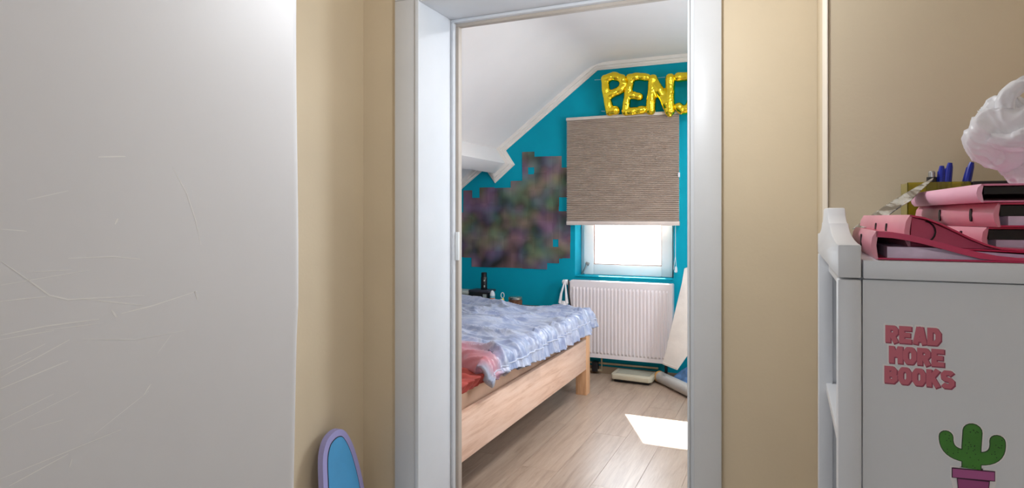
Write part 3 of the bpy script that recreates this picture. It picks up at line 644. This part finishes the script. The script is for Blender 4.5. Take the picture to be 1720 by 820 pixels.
MB().box(F1+0.0025, XR-0.0265, Y1-0.02, Y1-0.006, 0.02, 1.1455).build('side_panel', M_bc, bc)
MB().box(XR-0.02, XR-0.012, Y0+0.028, Y1-0.03, 0.02, 1.1455).build('back_panel', M_bc, bc)
for z in (0.06, 0.45, 0.88): MB().box(F1-0.01, XR-0.02, Y0+0.021, Y1-0.021, z-0.009, z+0.009).build('shelf', M_bc, bc, bevel=0.0015)
MB().box(F1-0.006, F1+0.006, Y0+0.028, Y1-0.03, 1.112, 1.1465).build('front_rail', M_bc, bc, bevel=0.0015)

# stickers on the bookcase side
PY = Y0 + 0.006
GL = {  # block letters as strokes on a 0..1 box (u right, v up)
 'R': ([[(0.18,0),(0.18,1)], [(0.18,0.87),(0.66,0.87),(0.80,0.75),(0.80,0.58),(0.66,0.46),(0.18,0.46)], [(0.5,0.46),(0.84,0.0)]]),
 'E': ([[(0.18,0),(0.18,1)], [(0.18,0.87),(0.95,0.87)], [(0.18,0.5),(0.86,0.5)], [(0.18,0.13),(0.95,0.13)]]),
 'A': ([[(0.14,0),(0.44,1)], [(0.86,0),(0.56,1)], [(0.26,0.28),(0.74,0.28)], [(0.40,0.9),(0.60,0.9)]]),
 'D': ([[(0.18,0),(0.18,1)], [(0.18,0.87),(0.62,0.87),(0.82,0.68),(0.82,0.32),(0.62,0.13),(0.18,0.13)]]),
 'M': ([[(0.15,0),(0.15,1)], [(0.85,0),(0.85,1)], [(0.17,0.92),(0.5,0.38)], [(0.83,0.92),(0.5,0.38)]]),
 'O': ([[(0.35,0.87),(0.65,0.87),(0.83,0.68),(0.83,0.32),(0.65,0.13),(0.35,0.13),(0.17,0.32),(0.17,0.68),(0.35,0.87),(0.6,0.87)]]),
 'B': ([[(0.18,0),(0.18,1)], [(0.18,0.87),(0.62,0.87),(0.76,0.77),(0.76,0.62),(0.64,0.52),(0.18,0.52)], [(0.6,0.52),(0.82,0.42),(0.82,0.24),(0.66,0.13),(0.18,0.13)]]),
 'K': ([[(0.18,0),(0.18,1)], [(0.25,0.42),(0.86,1.0)], [(0.42,0.55),(0.88,0.0)]]),
 'S': ([[(0.84,0.78),(0.68,0.88),(0.34,0.88),(0.18,0.76),(0.20,0.60),(0.36,0.52),(0.66,0.48),(0.82,0.38),(0.82,0.24),(0.66,0.12),(0.32,0.12),(0.15,0.22)]])}
def word_mesh(body, x0, x1, z0, z1, y, depth, grow=0.0, dx=0.0, dz=0.0):
    m = MB(); n = len(body); cw = (x1-x0)/n; w = cw*0.90; hw = 0.13*(z1-z0)
    for i, ch_ in enumerate(body):
        for k, stk in enumerate(GL[ch_]):
            P = [Vector((x0+i*cw+p[0]*w+dx, z0+p[1]*(z1-z0)+dz)) for p in stk]; e = 0.00001*k
            for q, (a, b) in enumerate(zip(P[:-1], P[1:])):
                t = (b-a).normalized(); n_ = Vector((-t.y, t.x)); h = hw+grow
                ea = grow if q == 0 else h*0.42; eb = grow if q == len(P)-2 else h*0.42
                a2 = a - t*ea; b2 = b + t*eb
                m.prism([tuple(a2+n_*h), tuple(b2+n_*h), tuple(b2-n_*h), tuple(a2-n_*h)], y-depth-e-0.000004*q, y)
    return m.mesh('word')
sk = thing('lettering_sticker', (0.139, PY, 1.06), 'pink READ MORE BOOKS lettering sticker on the bookcase side', 'sticker')
M_pk = plain('dusty_pink_print', (202, 106, 122), 0.5, 0.03); M_pkd = plain('deep_rose_print', (152, 66, 86), 0.5, 0.03); M_halo = plain('sticker_white', (236, 232, 232), 0.5)
rows = [('READ', 0.1045, 0.1605, 1.0725, 1.0925), ('MORE', 0.1085, 0.1645, 1.0485, 1.0685), ('BOOKS', 0.1035, 0.1735, 1.0245, 1.0445)]
for body, x0, x1, z0, z1 in rows:
    put('word_outline', word_mesh(body, x0, x1, z0, z1, PY, 0.0002, 0.0017), M_halo, sk)
    put('word_shadow', word_mesh(body, x0, x1, z0, z1, PY-0.0003, 0.0002, 0.0005, 0.0009, -0.0010), M_pkd, sk)
    put('word', word_mesh(body, x0, x1, z0, z1, PY-0.0006, 0.0002, 0.0), M_pk, sk)
ck = thing('cactus_sticker', (0.19, PY, 0.95), 'green potted cactus sticker on the bookcase side', 'sticker')
def arm(pts, r, n=8):
    # outline of a rounded stroke through pts
    L = []; Rr = []; m_ = len(pts)
    for i, p in enumerate(pts):
        a = Vector(pts[max(0, i-1)]); b = Vector(pts[min(m_-1, i+1)]); t = (b-a).normalized(); n_ = Vector((-t.y, t.x))
        L.append(tuple(Vector(p)+n_*r)); Rr.append(tuple(Vector(p)-n_*r))
    t = (Vector(pts[-1])-Vector(pts[-2])).normalized(); n_ = Vector((-t.y, t.x))
    cap = [tuple(Vector(pts[-1]) + n_*r*math.cos(q) + t*r*math.sin(q)) for q in [math.pi*k/n for k in range(1, n)]]
    return L + cap + Rr[::-1]
def dense(P, k=5):
    Q = []
    for a, b, c in ((P[0], P[1], P[2]),):
        for i in range(2*k+1):
            t = i/(2*k); Q.append(((1-t)**2*a[0]+2*t*(1-t)*b[0]+t*t*c[0], (1-t)**2*a[1]+2*t*(1-t)*b[1]+t*t*c[1]))
    return Q
trunk = [(0.1885, 0.936), (0.1885, 0.96), (0.1895, 0.978)]
la = dense([(0.186, 0.9495), (0.1635, 0.949), (0.1645, 0.969)]); ra = dense([(0.192, 0.9485), (0.2145, 0.948), (0.2125, 0.970)])
M_green = plain('cactus_green', (66, 128, 46), 0.5, 0.06, 60); M_gd = plain('cactus_outline', (30, 62, 28), 0.5); M_pot = plain('pot_purple', (158, 74, 128), 0.5, 0.03); M_potd = plain('pot_outline', (70, 28, 58), 0.5)
strokes = ((trunk, 0.0085), (la, 0.0062), (ra, 0.0066))
mo, md_, mg = MB(), MB(), MB()
for i, (p, r) in enumerate(strokes):
    e = i*0.00003
    mo.prism(arm(p, r+0.0022), PY-0.0003-e, PY-0.0001); md_.prism(arm(p, r+0.0009), PY-0.0006-e, PY-0.0003); mg.prism(arm(p, r), PY-0.0009-e, PY-0.0006)
mo.prism([(0.1685, 0.9365), (0.2115, 0.9385), (0.2115, 0.924), (0.205, 0.895), (0.175, 0.895), (0.1685, 0.923)], PY-0.0003, PY-0.0001)
mo.build('white_border', M_halo, ck); md_.build('dark_outline', M_gd, ck); mg.build('cactus', M_green, ck)
MB().prism([(0.1698, 0.9348), (0.2102, 0.9368), (0.2102, 0.9255), (0.2055, 0.925), (0.2025, 0.896), (0.177, 0.896), (0.1745, 0.9235), (0.1698, 0.9232)], PY-0.0012, PY-0.0009).build('pot_outline', M_potd, ck)
MB().prism([(0.1772, 0.897), (0.2018, 0.897), (0.2045, 0.9240), (0.1755, 0.9228)], PY-0.0015, PY-0.0012).build('pot', M_pot, ck)
MB().prism([(0.1706, 0.9338), (0.2094, 0.9358), (0.2094, 0.9264), (0.1706, 0.9242)], PY-0.0018, PY-0.0015).build('pot_rim', plain('pot_rim_purple', (176, 90, 146), 0.5), ck)
m = MB(); random.seed(3)
for i in range(46):
    p, r = random.choice(strokes + (strokes[0],)*2); q = random.choice(p); x = q[0]+random.uniform(-0.7, 0.7)*r; z = q[1]+random.uniform(-0.004, 0.006)
    m.box(x-0.0005, x+0.0005, PY-0.00115, PY-0.0008, z-0.0005, z+0.0004)
m.build('spines', M_gd, ck)['kind'] = 'stuff'

# ------------------------------------------------------------------ pink binders on top
M_spine = plain('pink_binder_spine', (222, 146, 162), 0.45, 0.04, 9, coat=0.2); M_cover = plain('crimson_pink_cover', (200, 46, 92), 0.35, 0.05, 9, coat=0.3)
M_paper = plain('lilac_paper', (222, 204, 226), 0.7, 0.05, 40); M_slot = plain('black_slot', (16, 14, 18), 0.4)
def binder(name, loc, rotz, Lb, Wb, h, label, h2=None, curve=0, paper=True, slots=((0.10, 0.5), (0.21, 0.5)), dark=False, fill=None, ct=0.0022, spine_mat=None, cover_mat=None, tilt=0):
    # local: spine along +y from 0..Lb at x=0, covers going +x, near end y=0
    h2 = h if h2 is None else h2
    t = bpy.data.objects.new(name, None); C.objects.link(t); t.location = loc; t.rotation_euler = (0, tilt, rotz); tag(t, label, 'binder', 'pink ring binders on the bookcase')
    def p(o): o.parent = t; o.matrix_parent_inverse = Matrix(); return o
    c = 0.0022
    def topz(x):
        k = min(1, x/max(1e-6, curve)) if curve else x/Wb
        s = k*k*(3-2*k); return h + (h2-h)*s
    # spine, slightly bulged outward
    sp = [(0.0, 0), (-0.004, h*0.2), (-0.0055, h*0.5), (-0.004, h*0.8), (0.0, h), (c, h), (c-0.002, h*0.5), (c, 0)]
    p(MB().prism(sp, 0, Lb).build('spine', spine_mat or M_spine, None, smooth=True, angle=40))
    p(MB().box(c*0.2, Wb, 0.0, Lb, 0, c).build('lower_cover', cover_mat or M_cover, None, bevel=0.0008, seg=1))
    n = 16; up = [(Wb*i/n, topz(Wb*i/n)) for i in range(n+1)]; dn = [(x, max(c, z-ct)) for x, z in reversed(up)]
    p(MB().prism(up+dn, 0.0, Lb).build('upper_cover', cover_mat or M_cover, None, smooth=True, angle=40))
    if paper:
        hp = [(0.012+ (Wb-0.02)*i/10, min(h*0.45, topz(0.012+(Wb-0.02)*i/10)-ct-0.0006)) for i in range(11)]
        p(MB().prism([(0.012, c), (Wb-0.008, c)] + hp[::-1], 0.006, Lb-0.006).build('paper_stack', M_paper))
    if dark: p(MB().box(0.006, Wb*0.75, 0.012, Lb-0.01, max(h*0.46, c*1.2), h-c*1.5).build('inner_shade', M_slot))  # black block puts the shade above the papers into colour
    if fill:
        fp = [(0.004 + (Wb-0.012)*i/12, topz(0.004 + (Wb-0.012)*i/12)-c-0.0006) for i in range(13)]
        p(MB().prism([(0.004, c+0.0003), (Wb-0.008, c+0.0003)] + fp[::-1], 0.010, Lb-0.01).build('inner_flap', fill))
        m_ = MB(); m_.tube([(0.016 + 0.013*math.cos(q), 0.008, h*0.5 + h*0.33*math.sin(q)) for q in [R(a_) for a_ in range(-80, 81, 20)]], 0.0011, 6); p(m_.build('ring', M_slot))
    for y, zf in slots:
        m_ = MB(); m_.add([(-0.0062, y+0.0042*math.cos(q), h*zf+0.0085*math.sin(q)) for q in [2*math.pi*k/12 for k in range(12)]] + [(-0.002, y+0.0042*math.cos(q), h*zf+0.0085*math.sin(q)) for q in [2*math.pi*k/12 for k in range(12)]],
            [tuple(range(12)), tuple(range(23, 11, -1))] + [(k, (k+1)%12, (k+1)%12+12, k+12) for k in range(12)])
        p(m_.build('slot', M_slot))
    return t
binder('ring_binder', (0.095, 0.862, TOP+0.0005), R(-1), 0.315, 0.27, 0.034, 'sagging pink binder at the left end of the bookcase top, lilac paper showing', h2=0.0055, curve=0.14, ct=0.007, slots=((0.14, 0.55),))
binder('ring_binder', (0.133, 0.895, TOP+0.014), R(4), 0.30, 0.25, 0.040, 'sagging crimson binder lying over the leftmost binder, in front of the stack', h2=0.0045-0.0, curve=0.10, paper=False, fill=plain('rose_inner', (208, 84, 118), 0.45, 0.05), slots=((0.10, 0.5), (0.17, 0.5)), tilt=R(2.2))
binder('ring_binder', (0.225, 0.955, TOP+0.010), R(6), 0.31, 0.23, 0.0285, 'pink binder at the bottom of the right hand stack', dark=True, slots=((0.07, 0.5),))
binder('ring_binder', (0.232, 0.935, TOP+0.039), R(6), 0.31, 0.23, 0.0295, 'pink binder in the middle of the right hand stack', dark=True, slots=((0.07, 0.5), (0.19, 0.5)))
binder('ring_binder', (0.214, 0.93, TOP+0.069), R(4), 0.31, 0.24, 0.0225, 'pale pink binder on top of the right hand stack', dark=True, paper=False, slots=(), spine_mat=plain('pale_pink_spine', (238, 178, 200), 0.45, 0.03), cover_mat=plain('pale_pink_cover', (226, 140, 172), 0.45, 0.03))
# glossy printed sheet
g = N('glossy_print'); v = g.coords((30, 3, 9), rot=(0, 0.65, 0)); nz = g.noise(v, 2.0, 3, 0.6, 0.8)
g.l(g.ramp(nz.outputs[0], [(0.42, (70, 64, 62)), (0.50, (188, 186, 180)), (0.62, (214, 216, 214)), (0.75, (176, 152, 110))]).outputs[0], g.b.inputs['Base Color']); g.b.inputs['Roughness'].default_value = 0.22; g.b.inputs['Metallic'].default_value = 0.3
def sheet(u_, v_):
    a = Vector((0.098, 1.22, 1.200)).lerp(Vector((0.215, 1.215, 1.2845)), u_); b = Vector((0.118, 1.09, 1.206)).lerp(Vector((0.186, 1.12, 1.2555)), u_)
    if u_ > 0.75: b = b.lerp(a, (u_-0.75)/0.25*0.8)
    p_ = a.lerp(b, v_); p_.z += 0.004*math.sin(u_*math.pi) ; return p_
o = MB().grid(sheet, 24, 10).build('printed_sheet', g.m, smooth=True, angle=180); md = o.modifiers.new('t', 'SOLIDIFY'); md.thickness = 0.0008
tag(o, 'glossy silver grey printed sheet slanting up behind the leftmost binder', 'paper')
# pen holder and pens
M_yel = plain('yellow_translucent_plastic', (206, 194, 60), 0.15, 0.05, trans=0.8)
ph = thing('pen_holder', (0.243, 1.34, TOP), 'yellow see-through pen holder at the back of the bookcase top', 'pen holder')
hx0, hx1, hy0, hy1, hz = 0.196, 0.292, 1.335, 1.405, 1.283
MB().box(hx0, hx1, hy0, hy0+0.002, TOP+0.001, hz).build('front_wall', M_yel, ph)
MB().box(hx0, hx1, hy1-0.002, hy1, TOP+0.001, hz).build('rear_wall', M_yel, ph)
for x in (hx0, 0.225, 0.262, hx1-0.002): MB().box(x, x+0.002, hy0+0.002, hy1-0.002, TOP+0.001, hz-0.001).build('divider', M_yel, ph)
MB().box(hx0+0.002, hx1-0.002, hy0+0.002, hy1-0.002, TOP+0.001, TOP+0.003).build('floor_plate', M_yel, ph)
M_blue = plain('blue_pen_cap', (14, 34, 150), 0.3, 0.05); M_clear = plain('clear_pen_barrel', (200, 206, 214), 0.15, 0.03)
def pen(base, tip, label):
    base, tip = Vector(base), Vector(tip); d = (tip-base).normalized(); t = thing('ballpoint_pen', base, label, 'pen', 'pens in the yellow holder')
    MB().tube([base, tip-d*0.045], 0.004, 8).build('barrel', M_clear, t, smooth=True)
    MB().tube([tip-d*0.056, tip-d*0.05, tip-d*0.008, tip], [0.006, 0.0063, 0.0052, 0.0035], 10).build('cap', M_blue, t, smooth=True)
    s_ = d.cross(Vector((0, 1, 0))).normalized()
    MB().tube([tip-d*0.01+s_*0.005, tip-d*0.045+s_*0.0068], 0.0016, 6).build('clip', M_blue, t)
pen((0.249, 1.355, TOP+0.004), (0.2535, 1.36, 1.313), 'blue capped pen, leftmost of the three in the yellow holder')
pen((0.255, 1.375, TOP+0.004), (0.268, 1.37, 1.319), 'blue capped pen, middle of the three in the yellow holder')
pen((0.270, 1.36, TOP+0.004), (0.2985, 1.36, 1.318), 'blue capped pen leaning right in the yellow holder')
t = thing('marker_pen', (0.234, 1.36, TOP), 'black marker with a silver button end in the yellow holder', 'pen', 'pens in the yellow holder')
MB().tube([(0.238, 1.36, TOP+0.004), (0.238, 1.36, 1.293)], 0.008, 12).build('barrel', M_dark, t, smooth=True)
MB().tube([(0.238, 1.36, 1.293), (0.238, 1.36, 1.302), (0.238, 1.36, 1.304)], [0.0055, 0.0055, 0.004], 12).build('button', M_steel, t, smooth=True)
bt = thing('black_tray', (0.33, 1.35, TOP), 'black desk tray beside the yellow pen holder', 'tray')
m = MB(); m.box(0.295, 0.40, 1.335, 1.339, TOP+0.001, 1.283); m.box(0.295, 0.40, 1.40, 1.404, TOP+0.001, 1.283); m.box(0.295, 0.299, 1.339, 1.40, TOP+0.001, 1.283); m.box(0.396, 0.40, 1.339, 1.40, TOP+0.001, 1.283); m.box(0.299, 0.396, 1.339, 1.40, TOP+0.001, TOP+0.005)
m.build('tray_body', M_dark, bt, bevel=0.001, seg=1)
MB().box(0.302, 0.36, 1.345, 1.395, TOP+0.006, 1.278).build('notepad', plain('charcoal_pad', (60, 56, 58), 0.6), bt)

# knotted white plastic bag
gp = N('thin_white_plastic'); gp.b.inputs['Base Color'].default_value = lin((240, 240, 242)); gp.b.inputs['Roughness'].default_value = 0.35
v = gp.coords(); gp.bump(gp.noise(v, 38, 3, 0.5, 1.0).outputs[0], 0.25, 0.004)
tr_ = gp.n('ShaderNodeBsdfTranslucent'); tr_.inputs[0].default_value = lin((240, 240, 242)); tp = gp.n('ShaderNodeBsdfTransparent'); mx1 = gp.n('ShaderNodeMixShader'); mx1.inputs[0].default_value = 0.35; mx2 = gp.n('ShaderNodeMixShader'); mx2.inputs[0].default_value = 0.12
gp.l(gp.b.outputs[0], mx1.inputs[1]); gp.l(tr_.outputs[0], mx1.inputs[2]); gp.l(mx1.outputs[0], mx2.inputs[1]); gp.l(tp.outputs[0], mx2.inputs[2]); gp.l(mx2.outputs[0], gp.out.inputs[0])
pb = thing('knotted_bag', (0.33, 1.15, 1.265), 'crumpled white plastic carrier bag piled on the binders', 'bag')
def crumple2(name, ctr, rad, seed, fold=4.0, amp=0.22, swirl=1.2, sub=6):
    bm = bmesh.new(); bmesh.ops.create_icosphere(bm, subdivisions=sub, radius=1)
    for vt in bm.verts:
        c = vt.co.copy(); a_ = swirl*c.x + 0.6*noise.noise(c*1.3 + Vector((seed, 0, 0)))
        q = Vector((c.x*1.1, c.y*1.6 + 0.6*math.sin(a_), c.z*fold*0.6 + math.cos(a_)*1.3)) + Vector((seed, seed*0.3, 0))
        d = 1 + 0.22*noise.noise(c*1.4 + Vector((0, seed, 0))) + amp*(max(0, ridged(q))**2-0.4) + amp*0.35*(max(0, ridged(q*1.9))**2-0.4)
        vt.co = Vector((ctr[0]+c.x*rad[0]*d, ctr[1]+c.y*rad[1]*d, ctr[2]+c.z*rad[2]*d))
    me = bpy.data.meshes.new(name); bm.to_mesh(me); bm.free()
    for p_ in me.polygons: p_.use_smooth = True
    return put(name, me, gp.m, pb)
crumple2('main_bunch', (0.296, 1.14, 1.342), (0.052, 0.046, 0.052), 4.1, 2.6, 0.13, 1.8)
crumple2('rear_bunch', (0.355, 1.16, 1.340), (0.058, 0.04, 0.048), 8.3, 2.6, 0.13, 1.8)
crumple2('lower_bunch', (0.334, 1.14, 1.288), (0.044, 0.045, 0.034), 2.6, 4.0, 0.16)
def loop(name, pts, ra, rb, seed, n=60, seg=28):
    P = [Vector(p) for p in pts]; m = MB(); vs = []
    def cr(t):
        k = t*(len(P)-1); i = min(int(k), len(P)-2); f = k-i; p0 = P[max(0, i-1)]; p1 = P[i]; p2 = P[i+1]; p3 = P[min(len(P)-1, i+2)]
        return 0.5*((2*p1) + (p2-p0)*f + (2*p0-5*p1+4*p2-p3)*f*f + (3*p1-p0-3*p2+p3)*f**3)
    for i in range(n):
        t = i/(n-1); c = cr(t); d = (cr(min(1, t+0.01))-cr(max(0, t-0.01))).normalized(); a = d.cross(Vector((0, 1, 0))).normalized(); b = Vector((0, 1, 0))
        w_ = ra[0]+(ra[1]-ra[0])*math.sin(math.pi*t) ; 
        for k in range(seg):
            q = 2*math.pi*k/seg; f = 1 + 0.30*(ridged(Vector((math.cos(q)*1.7, math.sin(q)*1.7, t*3+seed)))-0.5) + 0.12*noise.noise(Vector((math.cos(q)*5, math.sin(q)*5, t*12+seed)))
            vs.append(c + a*math.cos(q)*w_*f + b*math.sin(q)*rb*f)
    m.add(vs, [(i*seg+k, i*seg+(k+1)%seg, (i+1)*seg+(k+1)%seg, (i+1)*seg+k) for i in range(n-1) for k in range(seg)])
    return m.build(name, gp.m, pb, smooth=True, angle=180)
loop('handle', [(0.285, 1.12, 1.375), (0.290, 1.12, 1.397), (0.312, 1.12, 1.412), (0.340, 1.12, 1.408), (0.355, 1.12, 1.378)], (0.012, 0.010), 0.016, 14)
loop('tail', [(0.262, 1.105, 1.335), (0.285, 1.092, 1.325), (0.312, 1.09, 1.335), (0.335, 1.10, 1.36)], (0.005, 0.014), 0.010, 5)
